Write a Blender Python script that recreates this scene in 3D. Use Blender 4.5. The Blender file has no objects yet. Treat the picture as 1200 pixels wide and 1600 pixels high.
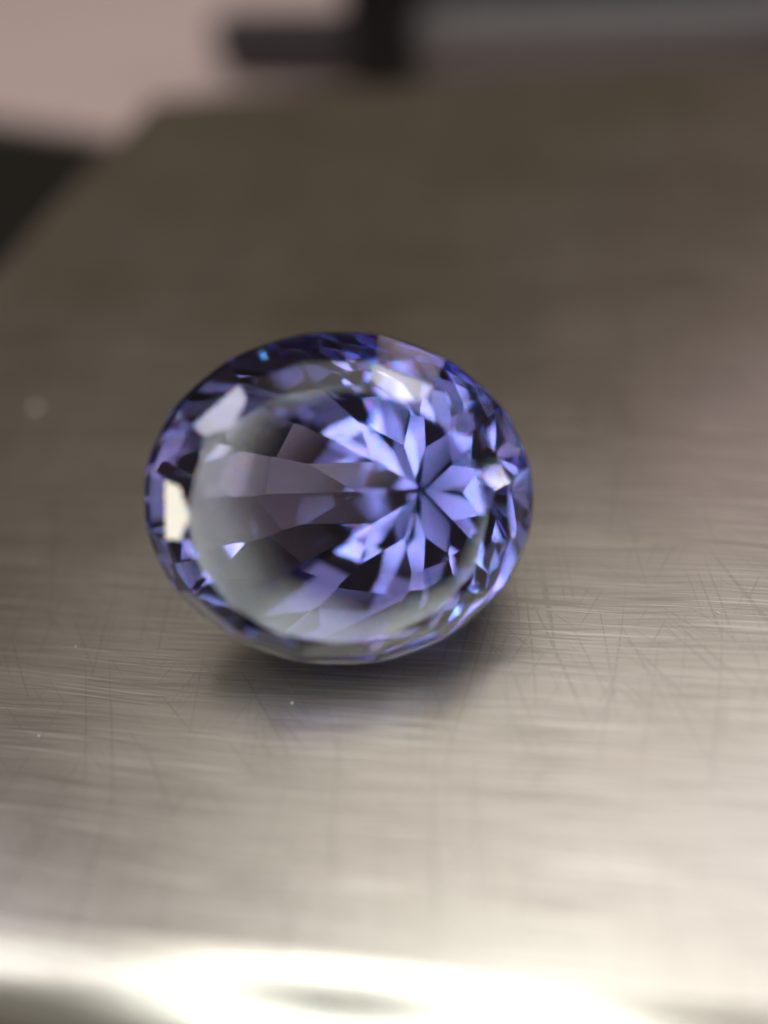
import bpy, bmesh, math, random
import numpy as np
from mathutils import Vector, Matrix

MM = 0.001
rad = math.radians
scn = bpy.context.scene
col = scn.collection

# ------------------------------------------------------------------ camera
PITCH, ROLL, CAM_H = rad(45.0), rad(8.0), 16.0 * MM
F = Vector((0, math.cos(PITCH), -math.sin(PITCH)))
Hx = Vector((1, 0, 0)); Vx = Hx.cross(F)
R = math.cos(ROLL) * Hx - math.sin(ROLL) * Vx
U = math.sin(ROLL) * Hx + math.cos(ROLL) * Vx
CAM = Vector((0, 0, CAM_H))
cam_data = bpy.data.cameras.new('camera')
cam = bpy.data.objects.new('camera', cam_data); col.objects.link(cam)
cam.matrix_world = Matrix(((R.x, U.x, -F.x, CAM.x), (R.y, U.y, -F.y, CAM.y), (R.z, U.z, -F.z, CAM.z), (0, 0, 0, 1)))
cam_data.sensor_fit = 'VERTICAL'; cam_data.sensor_height = 36; cam_data.sensor_width = 27
cam_data.lens = 28; cam_data.clip_start = 0.0005; cam_data.clip_end = 20
cam_data.dof.use_dof = True
cam_data.dof.focus_distance = 19.3 * MM
cam_data.dof.aperture_fstop = 15.5
scn.camera = cam

# ------------------------------------------------------------------ world, lamps, exposure
world = bpy.data.worlds.new('World'); scn.world = world; world.use_nodes = True
bg = world.node_tree.nodes['Background']
bg.inputs[0].default_value = (0.078, 0.060, 0.042, 1); bg.inputs[1].default_value = 1.0

def area(name, loc, target, sx, sy, radiance, colour, up=None):
    """area lamp given by its own radiance (so the brightness a mirror would show)"""
    l = bpy.data.lights.new(name, 'AREA'); l.shape = 'RECTANGLE'
    l.size = sx; l.size_y = sy
    l.energy = radiance * math.pi * sx * sy
    l.color = colour
    o = bpy.data.objects.new(name, l); col.objects.link(o)
    z = (Vector(loc) - Vector(target)).normalized()
    upv = Vector(up) if up is not None else Vector((0, 0, 1))
    x = upv.cross(z).normalized(); y = z.cross(x)
    o.matrix_world = Matrix(((x.x, y.x, z.x, loc[0]), (x.y, y.y, z.y, loc[1]), (x.z, y.z, z.z, loc[2]), (0, 0, 0, 1)))
    return o

# the lighted ring of the macro lens: short bars in three rows round the dark lens opening
RING_N = 8
rc = CAM - F * 1.0 * MM
for r0, r1, power, left in ((5.2, 6.2, 4.8, 0.9), (6.2, 7.8, 5.6, 0.6), (7.8, 11.0, 8.5, 0.5)):
    rm = (r0 + r1) / 2
    for k in range(RING_N):
        t = 2 * math.pi * (k + 0.5) / RING_N
        a = R * math.cos(t) + U * math.sin(t)
        c = rc + a * rm * MM
        p = power * (1 - left * max(0.0, -math.cos(t)))
        area('macro_ring_lamp', c, c + F, (r1 - r0) * MM, 2 * rm * math.tan(math.pi / RING_N) * MM, p, (0.93, 1.0, 0.97), up=F.cross(a))
# added lamps out of view, each placed for the tone or glint it gives
area('plate_fill', (0.13, 0.13, 0.40), (0.13, 0.13, 0), 0.46, 0.34, 1.0, (1.0, 0.965, 0.92), up=(0, 1, 0))  # added overhead fill that brightens the near part of the plate
area('cream_glint_fill', (-0.38, -0.04, 0.12), (0.0, 0.013, 0), 0.075, 0.06, 12.0, (1.0, 0.93, 0.78))  # added to put a cream reflection on a left crown facet
area('lavender_glint_fill', (-0.23, 0.105, 0.34), (0.0, 0.013, 0), 0.05, 0.045, 8.0, (0.86, 0.84, 1.0))  # added for the lavender-white block at the upper left of the crown
area('pale_glint_fill', (0.155, 0.10, 0.345), (0.0, 0.013, 0), 0.05, 0.035, 8.0, (0.90, 0.86, 1.0))  # added for a pale lavender patch on the upper crown
area('left_edge_fill', (-0.24, -0.055, 0.35), (0.0, 0.010, 0), 0.20, 0.20, 2.5, (0.95, 0.97, 1.0))  # added to whiten the left of the rolled front edge
area('right_edge_fill', (0.42, -0.36, 0.36), (0.0, 0.01, 0), 0.08, 0.08, 7.0, (1.0, 0.93, 0.78))  # added to brighten the rolled front edge warmly from the right
area('right_rim_fill', (0.42, -0.06, 0.15), (0.0, 0.013, 0.003), 0.16, 0.09, 5.0, (0.97, 1.0, 0.96))  # added fill, stands in for a pale surface beside the right rim
area('sparkle_fill', (0.30, -0.05, 0.14), (0.0, 0.013, 0.003), 0.028, 0.028, 40.0, (1.0, 0.97, 0.90))  # small strong source added for sparkles in the crown
area('sparkle_fill', (0.17, -0.17, 0.30), (0.0, 0.013, 0.003), 0.026, 0.026, 40.0, (0.93, 0.96, 1.0))  # second source added for crown sparkles
area('pink_glint_fill', (0.245, 0.36, 0.346), (0.0, 0.013, 0), 0.05, 0.04, 4.0, (1.0, 0.76, 0.88))  # added pink fill for the facets at the top of the crown

scn.view_settings.view_transform = 'Standard'
scn.view_settings.look = 'None'
scn.view_settings.exposure = 0
scn.view_settings.gamma = 1
scn.render.engine = 'CYCLES'
cy = scn.cycles
cy.max_bounces = 24; cy.transmission_bounces = 24; cy.glossy_bounces = 12; cy.diffuse_bounces = 4
cy.caustics_reflective = False; cy.caustics_refractive = False; cy.blur_glossy = 0.3
cy.sample_clamp_indirect = 60.0
cy.use_denoising = True
cy.use_adaptive_sampling = True; cy.adaptive_threshold = 0.02

# ------------------------------------------------------------------ helpers
def tag(o, label=None, cat=None, group=None, kind=None):
    if label: o['label'] = label
    if cat: o['category'] = cat
    if group: o['group'] = group
    if kind: o['kind'] = kind
    return o

def mesh_obj(name, verts, faces, mat, parent=None, smooth=False):
    me = bpy.data.meshes.new(name)
    me.from_pydata([tuple(v) for v in verts], [], faces); me.update()
    if smooth:
        for p in me.polygons: p.use_smooth = True
    o = bpy.data.objects.new(name, me); col.objects.link(o)
    if mat: me.materials.append(mat)
    if parent: o.parent = parent
    return o

def new_mat(name):
    m = bpy.data.materials.new(name); m.use_nodes = True
    nt = m.node_tree
    return m, nt, nt.nodes['Principled BSDF'], nt.nodes['Material Output']

def nd(nt, t, **kw):
    n = nt.nodes.new(t)
    for k, v in kw.items(): setattr(n, k, v)
    return n

def on_plane(px, py, z=0.0):
    """the point of the level z seen at a pixel of the 1200x1600 photograph (used to measure the place)"""
    d = F + R * ((px - 600) / 1244.4) - U * ((py - 800) / 1244.4)
    return CAM + d * ((z - CAM.z) / d.z)

# ------------------------------------------------------------------ steel plate
YAW = rad(-13.4)
ex = Vector((math.cos(YAW), math.sin(YAW), 0)); ey = Vector((-math.sin(YAW), math.cos(YAW), 0))
corner = Vector((-11.0 * MM, 56.1 * MM, 0))
PLATE_T = 9.0 * MM
front_pt = Vector((-8.6 * MM, 6.1 * MM, 0))
DEPTH = (corner - front_pt).dot(ey) + 2.6 * MM   # to the outermost front face
WIDTH = 62 * MM

def steel_material():
    m, nt, b, out = new_mat('brushed_steel')
    L = nt.links.new
    tc = nd(nt, 'ShaderNodeTexCoord')
    def noise(scale, sxyz, rot=0.0, detail=4, dist=0.0, rough=0.6, loc=(0, 0, 0)):
        mp = nd(nt, 'ShaderNodeMapping'); mp.inputs['Scale'].default_value = sxyz
        mp.inputs['Rotation'].default_value = (0, 0, rot); mp.inputs['Location'].default_value = loc
        n = nd(nt, 'ShaderNodeTexNoise'); n.inputs['Scale'].default_value = scale
        n.inputs['Detail'].default_value = detail; n.inputs['Distortion'].default_value = dist
        n.inputs['Roughness'].default_value = rough
        L(tc.outputs['Object'], mp.inputs['Vector']); L(mp.outputs[0], n.inputs['Vector'])
        return n.outputs['Fac']
    def math_(op, a, b_=None, c=None):
        n = nd(nt, 'ShaderNodeMath', operation=op)
        for i, v in enumerate((a, b_, c)):
            if v is None: continue
            if isinstance(v, (int, float)): n.inputs[i].default_value = v
            else: L(v, n.inputs[i])
        return n.outputs[0]
    def ramp(v, a, b_, lo=0.0, hi=1.0):
        n = nd(nt, 'ShaderNodeMapRange'); n.clamp = True
        L(v, n.inputs[0])
        for i, q in enumerate((a, b_, lo, hi)): n.inputs[i + 1].default_value = q
        return n.outputs[0]
    # brushing runs along object X: very long fine lines
    fine = noise(1.0, (300, 24000, 1), detail=2)
    mid = noise(1.0, (120, 7000, 1), detail=4, rot=rad(1.5))
    broad = noise(1.0, (60, 700, 1), detail=3)
    blotch = noise(140, (1, 1, 1), detail=5)
    # hairline scratches: sparse thin dashes of stretched noise, laid at several angles, slightly bent
    wn = nd(nt, 'ShaderNodeTexNoise'); wn.inputs['Scale'].default_value = 130; wn.inputs['Detail'].default_value = 0
    L(tc.outputs['Object'], wn.inputs['Vector'])
    wv = nd(nt, 'ShaderNodeVectorMath', operation='MULTIPLY_ADD')
    L(wn.outputs['Color'], wv.inputs[0]); wv.inputs[1].default_value = (0.0007, 0.0007, 0); L(tc.outputs['Object'], wv.inputs[2])
    def dashes(along, across, ang, lo, seed, soft=0.035):
        mp = nd(nt, 'ShaderNodeMapping', vector_type='TEXTURE'); mp.inputs['Rotation'].default_value = (0, 0, rad(ang))
        mp.inputs['Scale'].default_value = (1 / along, 1 / across, 1)
        mp.inputs['Location'].default_value = (seed * 0.013, seed * 0.0071, 0)
        L(wv.outputs[0], mp.inputs['Vector'])
        n = nd(nt, 'ShaderNodeTexNoise', noise_dimensions='2D'); n.inputs['Scale'].default_value = 1.0; n.inputs['Detail'].default_value = 0
        L(mp.outputs[0], n.inputs['Vector'])
        return ramp(n.outputs['Fac'], lo, lo + soft)
    dark = None
    for q in ((150, 9000, 96, .785, 1), (120, 8000, 112, .80, 2), (220, 11000, 128, .815, 3), (150, 9000, 80, .80, 4),
              (420, 14000, 62, .80, 5), (420, 15000, 140, .795, 6), (330, 20000, 3, .67, 7), (200, 14000, -2, .71, 8)):
        d = dashes(*q, soft=0.05); dark = d if dark is None else math_('MAXIMUM', dark, d)
    light = math_('MAXIMUM', dashes(190, 17000, 1, .745, 11), dashes(250, 20000, -1, .73, 13))
    # colour: steel, with lightly tarnished streaks
    cr = nd(nt, 'ShaderNodeMix', data_type='RGBA'); cr.inputs[6].default_value = (0.53, 0.485, 0.425, 1); cr.inputs[7].default_value = (0.64, 0.597, 0.54, 1)
    L(ramp(math_('ADD', math_('MULTIPLY', mid, 0.6), math_('MULTIPLY', blotch, 0.4)), 0.36, 0.66), cr.inputs[0])
    c2 = nd(nt, 'ShaderNodeMix', data_type='RGBA'); L(cr.outputs[2], c2.inputs[6]); c2.inputs[7].default_value = (0.16, 0.145, 0.13, 1)
    L(math_('MULTIPLY', dark, 0.25), c2.inputs[0])
    c3 = nd(nt, 'ShaderNodeMix', data_type='RGBA'); L(c2.outputs[2], c3.inputs[6]); c3.inputs[7].default_value = (0.95, 0.90, 0.82, 1)
    L(math_('MULTIPLY', light, 0.42), c3.inputs[0])
    L(c3.outputs[2], b.inputs['Base Color'])
    b.inputs['Metallic'].default_value = 1.0
    ro = ramp(math_('ADD', math_('MULTIPLY', broad, 0.5), math_('MULTIPLY', blotch, 0.5)), 0.3, 0.7, 0.31, 0.41)
    sep = nd(nt, 'ShaderNodeSeparateXYZ'); L(tc.outputs['Object'], sep.inputs[0])
    worn = ramp(math_('ADD', sep.outputs['Y'], math_('MULTIPLY', blotch, 0.0008)), 0.0024, 0.0036, 0.82, 1.0)   # rubbed bright along the rolled edge
    L(math_('MULTIPLY', ro, worn), b.inputs['Roughness'])
    b.inputs['Anisotropic'].default_value = 0.4
    tg = nd(nt, 'ShaderNodeTangent', direction_type='UV_MAP', uv_map='UVMap'); L(tg.outputs[0], b.inputs['Tangent'])
    h = math_('ADD', math_('MULTIPLY', fine, 0.5), math_('MULTIPLY', mid, 0.5))
    h = math_('SUBTRACT', h, math_('MULTIPLY', dark, 0.15))
    bp = nd(nt, 'ShaderNodeBump'); bp.inputs['Strength'].default_value = 0.19; bp.inputs['Distance'].default_value = 0.012 * MM
    L(h, bp.inputs['Height']); L(bp.outputs[0], b.inputs['Normal'])
    return m

STEEL = steel_material()

def build_plate():
    # profile across the depth: v = 0 at the front face, z = 0 on top; the front edge is rolled over
    rf, rb = 2.8 * MM, 0.5 * MM
    prof = [(0.0, -PLATE_T)]
    for i in range(17):
        a = math.pi / 2 * i / 16
        prof.append((rf - rf * math.cos(a), -rf + rf * math.sin(a)))
    nflat = len(prof) - 1
    for i in range(7):
        a = math.pi / 2 * i / 6
        prof.append((DEPTH - rb + rb * math.sin(a), -rb + rb * math.cos(a)))
    prof.append((DEPTH, -PLATE_T))
    n = len(prof)
    # the left end is eased too: three stations that shrink the profile a little
    stations = [(0.0, 0.35), (0.06, 0.17), (0.17, 0.06), (0.35, 0.0), (WIDTH / MM, 0.0)]
    verts, faces, smooth = [], [], []
    cv, cz = DEPTH / 2, -PLATE_T / 2
    for (x, inset) in stations:
        for (v, z) in prof:
            zz = z - inset * MM if z > -PLATE_T * 0.5 else z
            verts.append((x * MM, v, zz))
    for s in range(len(stations) - 1):
        for i in range(n):
            j = (i + 1) % n
            faces.append((s * n + i, s * n + j, (s + 1) * n + j, (s + 1) * n + i)); smooth.append(i != n - 1)
    faces.append(tuple(reversed(range(n)))[::-1]); smooth.append(False)
    faces.append(tuple(range((len(stations) - 1) * n, len(stations) * n))); smooth.append(False)
    o = mesh_obj('steel_plate', verts, faces, STEEL)
    me = o.data
    bm = bmesh.new(); bm.from_mesh(me); bmesh.ops.recalc_face_normals(bm, faces=bm.faces)
    uv = bm.loops.layers.uv.new('UVMap')
    for f in bm.faces:
        f.smooth = len(f.verts) == 4
        for l in f.loops:
            co = l.vert.co
            l[uv].uv = (co.x / 0.05, (co.y - co.z) / 0.05)
    # keep the wide top exactly flat-shaded
    for f in bm.faces:
        if f.calc_area() > (10 * MM) ** 2: f.smooth = False
    bm.to_mesh(me); bm.free()
    org = corner - ey * DEPTH
    o.matrix_world = Matrix(((ex.x, ey.x, 0, org.x), (ex.y, ey.y, 0, org.y), (0, 0, 1, 0), (0, 0, 0, 1)))
    tag(o, 'brushed steel plate with fine scratches and a rolled front edge, under the gemstone', 'plate')
    return o
build_plate()

# ------------------------------------------------------------------ work table under the plate
def simple_mat(name, colour, rough=0.6, var=0.15, scale=300, metallic=0.0):
    m, nt, b, out = new_mat(name)
    tc = nd(nt, 'ShaderNodeTexCoord'); n = nd(nt, 'ShaderNodeTexNoise'); n.inputs['Scale'].default_value = scale
    n.inputs['Detail'].default_value = 5
    nt.links.new(tc.outputs['Object'], n.inputs['Vector'])
    mx = nd(nt, 'ShaderNodeMix', data_type='RGBA')
    mx.inputs[6].default_value = tuple(c * (1 - var) for c in colour) + (1,)
    mx.inputs[7].default_value = tuple(min(1, c * (1 + var)) for c in colour) + (1,)
    nt.links.new(n.outputs['Fac'], mx.inputs[0]); nt.links.new(mx.outputs[2], b.inputs['Base Color'])
    b.inputs['Roughness'].default_value = rough; b.inputs['Metallic'].default_value = metallic
    b.inputs['Specular IOR Level'].default_value = 0.25
    bp = nd(nt, 'ShaderNodeBump'); bp.inputs['Strength'].default_value = 0.2; bp.inputs['Distance'].default_value = 0.05 * MM
    nt.links.new(n.outputs['Fac'], bp.inputs['Height']); nt.links.new(bp.outputs[0], b.inputs['Normal'])
    return m
M_TABLE = simple_mat('dark_table', (0.012, 0.010, 0.007), 0.7)
M_PINK = simple_mat('pink_paper', (0.70, 0.54, 0.51), 0.8, 0.05, 120)
M_BLACK = simple_mat('black_plastic', (0.010, 0.009, 0.009), 0.5)
M_TIP = simple_mat('dark_violet_plastic', (0.06, 0.05, 0.055), 0.6)
M_GREY = simple_mat('grey_steel', (0.24, 0.23, 0.235), 0.55, 0.12, 90, 1.0)

def box(name, cx, cy, z0, lx, ly, lz, rot, mat, parent=None, bev=0.4):
    bm = bmesh.new(); bmesh.ops.create_cube(bm, size=1.0)
    for v in bm.verts: v.co = Vector((v.co.x * lx, v.co.y * ly, (v.co.z + 0.5) * lz)) * MM
    if bev: bmesh.ops.bevel(bm, geom=bm.edges[:], offset=bev * MM, segments=3, affect='EDGES', profile=0.5)
    me = bpy.data.meshes.new(name); bm.to_mesh(me); bm.free(); me.materials.append(mat)
    o = bpy.data.objects.new(name, me); col.objects.link(o)
    o.location = (cx * MM, cy * MM, z0 * MM); o.rotation_euler = (0, 0, rot)
    if parent: o.parent = parent
    return o

TZ = -PLATE_T - 0.02 * MM
table = mesh_obj('work_table', [(-0.4, -0.15, TZ), (0.4, -0.15, TZ), (0.4, 0.9, TZ), (-0.4, 0.9, TZ)], [(0, 1, 2, 3)], M_TABLE)
tag(table, kind='structure')

def set_box(name, p0, p1, side, z0, z1, mat, parent=None, bev=0.4):
    """a bar from p0 to p1 (mm on the table), side mm wide"""
    d = Vector((p1[0] - p0[0], p1[1] - p0[1])); 
    return box(name, (p0[0] + p1[0]) / 2, (p0[1] + p1[1]) / 2, z0, d.length, side, z1 - z0, math.atan2(d.y, d.x), mat, parent, bev)
tz = TZ / MM
e0 = Vector((-32.1, 85.8)); ed = Vector((0.805, -0.594)); en = Vector((0.594, 0.805))
pa = e0 - ed * 90 + en * 75; pb = e0 + ed * 70 + en * 75
pad = set_box('pink_paper_pad', pa, pb, 150, tz, tz + 0.8, M_PINK, bev=0.1)
tag(pad, 'pale pink paper pad lying on the dark table behind the steel plate', 'paper pad')

tool = bpy.data.objects.new('hand_tool', None); col.objects.link(tool)
tool.location = (6 * MM, 80 * MM, TZ)
tag(tool, 'blurred grey metal hand tool with black collar and dark tip behind the plate', 'tool')
def tool_part(name, p0, p1, side, z0, z1, mat, bev=0.6):
    o = set_box(name, p0, p1, side, z0, z1, mat, None, bev)
    o.parent = tool; o.location = o.location - Vector(tool.location)
    return o
tool_part('shaft', (8.5, 80), (75, 51), 6.0, tz + 0.8, tz + 6.6, M_GREY, 1.2)
tool_part('collar', (4.0, 81.5), (9.0, 79.2), 8.0, tz + 0.8, tz + 13.0, M_BLACK, 0.8)
tool_part('tip', (-9.5, 88), (5.5, 80), 4.0, tz + 1.2, tz + 6.5, M_TIP, 1.6)
case = set_box('black_case', (12, 100), (44, 86), 14, tz, tz + 10, M_BLACK, None, 1.0)
tag(case, 'blurred black case standing behind the grey metal tool at the top edge', 'case')

M_DUST = simple_mat('dust', (0.45, 0.39, 0.33), 0.7, 0.2, 4000)
def grain(px, py, r, seed, label, group=None):
    rng = random.Random(seed); bm = bmesh.new(); bmesh.ops.create_icosphere(bm, subdivisions=2, radius=r * MM)
    for v in bm.verts: v.co *= 0.75 + 0.5 * rng.random(); v.co.z *= 0.7
    me = bpy.data.meshes.new('dust_grain'); bm.to_mesh(me); bm.free(); me.materials.append(M_DUST)
    o = bpy.data.objects.new('dust_grain', me); col.objects.link(o)
    o.location = on_plane(px, py, r * 0.5 * MM)
    tag(o, label, 'dust grain', group)
grain(56, 637, 0.16, 4, 'largest pale dust grain on the steel plate, far left of the gemstone')
for k, (px, py, r, where) in enumerate((
        (456, 1098, .030, 'in front of the gemstone shadow'), (1122, 957, .035, 'right of the gemstone, near the right border'),
        (938, 655, .035, 'behind the right end of the gemstone'), (118, 1010, .022, 'left of the gemstone among the sharp scratches'),
        (930, 905, .025, 'close beside the right end of the gemstone'), (1010, 560, .045, 'far behind on the right, softly blurred'),
        (60, 1150, .030, 'front left near the left border'), (700, 1190, .030, 'in front, right of the middle'),
        (990, 1130, .030, 'in the right foreground, blurred'))):
    grain(px, py, r, 20 + k, 'minute pale dust speck on the plate ' + where, 'minute dust specks on the plate')

# ------------------------------------------------------------------ gemstone
GA, GB = 4.40, 3.76        # half length and half width of the girdle, mm
def gem_planes():
    P = []   # (normal, d, kind) on a unit circle, stretched to the oval later
    g = 0.03
    def pl(ang, azi, r, z, kind):
        a = rad(ang); t = rad(azi); s = -1 if kind == 'pavilion' else 1
        n = (math.sin(a) * math.cos(t), math.sin(a) * math.sin(t), s * math.cos(a))
        P.append((n, math.sin(a) * r + s * math.cos(a) * z, kind))
    P.append(((0, 0, 1), 0.27, 'table_facet'))
    for i in range(32): pl(62, 11.25 * (i + .5), .992, g, 'rim_facet')
    for i in range(16): pl(51, 22.5 * i, .977, g, 'lower_crown_facet')
    for i in range(16): pl(34, 22.5 * i, .89, g + .10 * math.tan(rad(52)), 'upper_crown_facet')
    for i in range(16): pl(24, 22.5 * (i + .5), .80, .232, 'star_facet')
    for i in range(64): pl(90, 360 / 64 * (i + .5), 1.0, 0, 'girdle')
    # pavilion: long steps on the left, small alternating facets on the right, cut by hand and so not quite even
    left = ((32, 66.4, 0.99, -0.03, 0.5), (32, 58.2, 0.897, -0.207, 0.5), (16, 55.3, 0.782, -0.383, 0.5), (16, 52.1, 0.435, -0.854, 0.5), (8, 48.8, 0.415, -0.879, 0.5))
    right = ((40, 66.4, 0.99, -0.03, 0.5), (20, 59.8, 0.784, -0.435, 0.5), (20, 54.0, 0.666, -0.616, 0.5), (20, 49.3, 0.585, -0.718, 0.5), (20, 45.5, 0.444, -0.871, 0.5), (10, 42.8, 0.403, -0.911, 0.5))
    rng = random.Random(526)
    for side, tiers in ((0, left), (1, right)):
        for n, ang, r, z, off in tiers:
            for i in range(n):
                az = (360 / n * (i + off) + 180) % 360 - 180
                if (abs(az) < 90) == bool(side):
                    rng.random(); pl(ang, az + rng.uniform(-1, 1), r, z, 'pavilion')
    return P

def poly_facets(P):
    N = np.array([p[0] for p in P], float); D = np.array([p[1] for p in P], float)
    out = []
    for i in range(len(P)):
        n = N[i]; c = n * D[i]
        a = np.cross(n, (0, 0, 1.0)) if abs(n[2]) < 0.9 else np.cross(n, (1.0, 0, 0))
        a /= np.linalg.norm(a); b = np.cross(n, a)
        poly = [c + 4 * (sx * a + sy * b) for sx, sy in ((-1, -1), (1, -1), (1, 1), (-1, 1))]
        for j in range(len(P)):
            if j == i: continue
            dist = [float(N[j] @ q - D[j]) for q in poly]
            if max(dist) <= 1e-9: continue
            new = []
            for k in range(len(poly)):
                p, q, dp, dq = poly[k], poly[(k + 1) % len(poly)], dist[k], dist[(k + 1) % len(poly)]
                if dp <= 0: new.append(p)
                if (dp < 0 < dq) or (dq < 0 < dp): new.append(p + (q - p) * (dp / (dp - dq)))
            poly = new
            if len(poly) < 3: break
        if len(poly) >= 3: out.append((poly, P[i][2]))
    # weld
    verts, facets = [], []
    for poly, kind in out:
        idx = []
        for q in poly:
            for vi, v in enumerate(verts):
                if abs(v[0] - q[0]) + abs(v[1] - q[1]) + abs(v[2] - q[2]) < 4e-5: break
            else:
                verts.append(q); vi = len(verts) - 1
            if not idx or (idx[-1] != vi and idx[0] != vi): idx.append(vi)
        if len(idx) >= 3: facets.append((idx, kind))
    return [np.array(v) for v in verts], facets

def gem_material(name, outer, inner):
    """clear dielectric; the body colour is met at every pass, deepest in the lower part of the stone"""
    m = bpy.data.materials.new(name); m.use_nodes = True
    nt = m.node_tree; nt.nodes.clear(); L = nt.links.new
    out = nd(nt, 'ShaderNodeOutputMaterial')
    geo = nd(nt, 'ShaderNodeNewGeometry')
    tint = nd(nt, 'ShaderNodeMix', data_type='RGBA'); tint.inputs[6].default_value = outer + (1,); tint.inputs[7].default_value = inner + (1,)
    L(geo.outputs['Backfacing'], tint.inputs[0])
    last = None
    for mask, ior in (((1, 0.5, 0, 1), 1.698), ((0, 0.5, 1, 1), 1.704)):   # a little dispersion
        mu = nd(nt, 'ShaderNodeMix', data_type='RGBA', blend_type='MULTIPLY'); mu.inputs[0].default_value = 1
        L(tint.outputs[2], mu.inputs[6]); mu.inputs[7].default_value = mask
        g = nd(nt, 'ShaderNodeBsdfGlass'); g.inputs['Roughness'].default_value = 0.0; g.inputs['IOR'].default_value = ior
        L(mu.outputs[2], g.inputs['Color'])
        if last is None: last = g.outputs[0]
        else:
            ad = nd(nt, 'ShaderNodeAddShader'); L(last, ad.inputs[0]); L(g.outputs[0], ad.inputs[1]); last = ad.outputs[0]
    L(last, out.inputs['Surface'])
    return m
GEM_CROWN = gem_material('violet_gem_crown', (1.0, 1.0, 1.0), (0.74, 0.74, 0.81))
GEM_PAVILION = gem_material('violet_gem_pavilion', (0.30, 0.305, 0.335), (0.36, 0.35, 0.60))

TILT_RIGHT, TILT_UP, SPIN = 0.013, -0.02, rad(0)
GEM_CENTRE_PX = (530, 779)
SHEAR_X, SHEAR_Y, CROWN_Y = 0.38, 0.04, 0.42
def build_gem():
    verts, facets = poly_facets(gem_planes())
    # a native cut: culet off centre, table a little low
    def shape(v):
        lo = min(0.0, v[2] + 0.03); hi = max(0.0, v[2] - 0.03)
        return Vector(((v[0] - SHEAR_X * lo) * GA, (v[1] - SHEAR_Y * lo - CROWN_Y * hi) * GB, v[2] * GB)) * MM
    V = [shape(v) for v in verts]
    n = (-F + TILT_RIGHT * R + TILT_UP * U).normalized()
    x = (R - n * R.dot(n)).normalized(); y = n.cross(x)
    x, y = math.cos(SPIN) * x + math.sin(SPIN) * y, -math.sin(SPIN) * x + math.cos(SPIN) * y
    rot = Matrix((x, y, n)).transposed()
    low = min((rot @ v).z for v in V)
    c = on_plane(GEM_CENTRE_PX[0], GEM_CENTRE_PX[1], -low)
    root = bpy.data.objects.new('oval_gemstone', None); col.objects.link(root)
    root.empty_display_size = 0.002
    root.matrix_world = Matrix.Translation(c) @ rot.to_4x4()
    tag(root, 'faceted oval violet-blue gemstone tilted on the brushed steel plate', 'gemstone')
    def part(name, fs):
        ids = sorted({i for f in fs for i in f}); mp = {a: k for k, a in enumerate(ids)}
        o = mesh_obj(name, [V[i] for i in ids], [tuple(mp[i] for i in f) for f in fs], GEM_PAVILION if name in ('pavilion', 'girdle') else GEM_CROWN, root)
        return o
    pav = [f for f, k in facets if k == 'pavilion']; gir = [f for f, k in facets if k == 'girdle']
    part('pavilion', pav); part('girdle', gir)
    for f, k in facets:
        if k in ('pavilion', 'girdle'): continue
        part(k, [f])
build_gem()
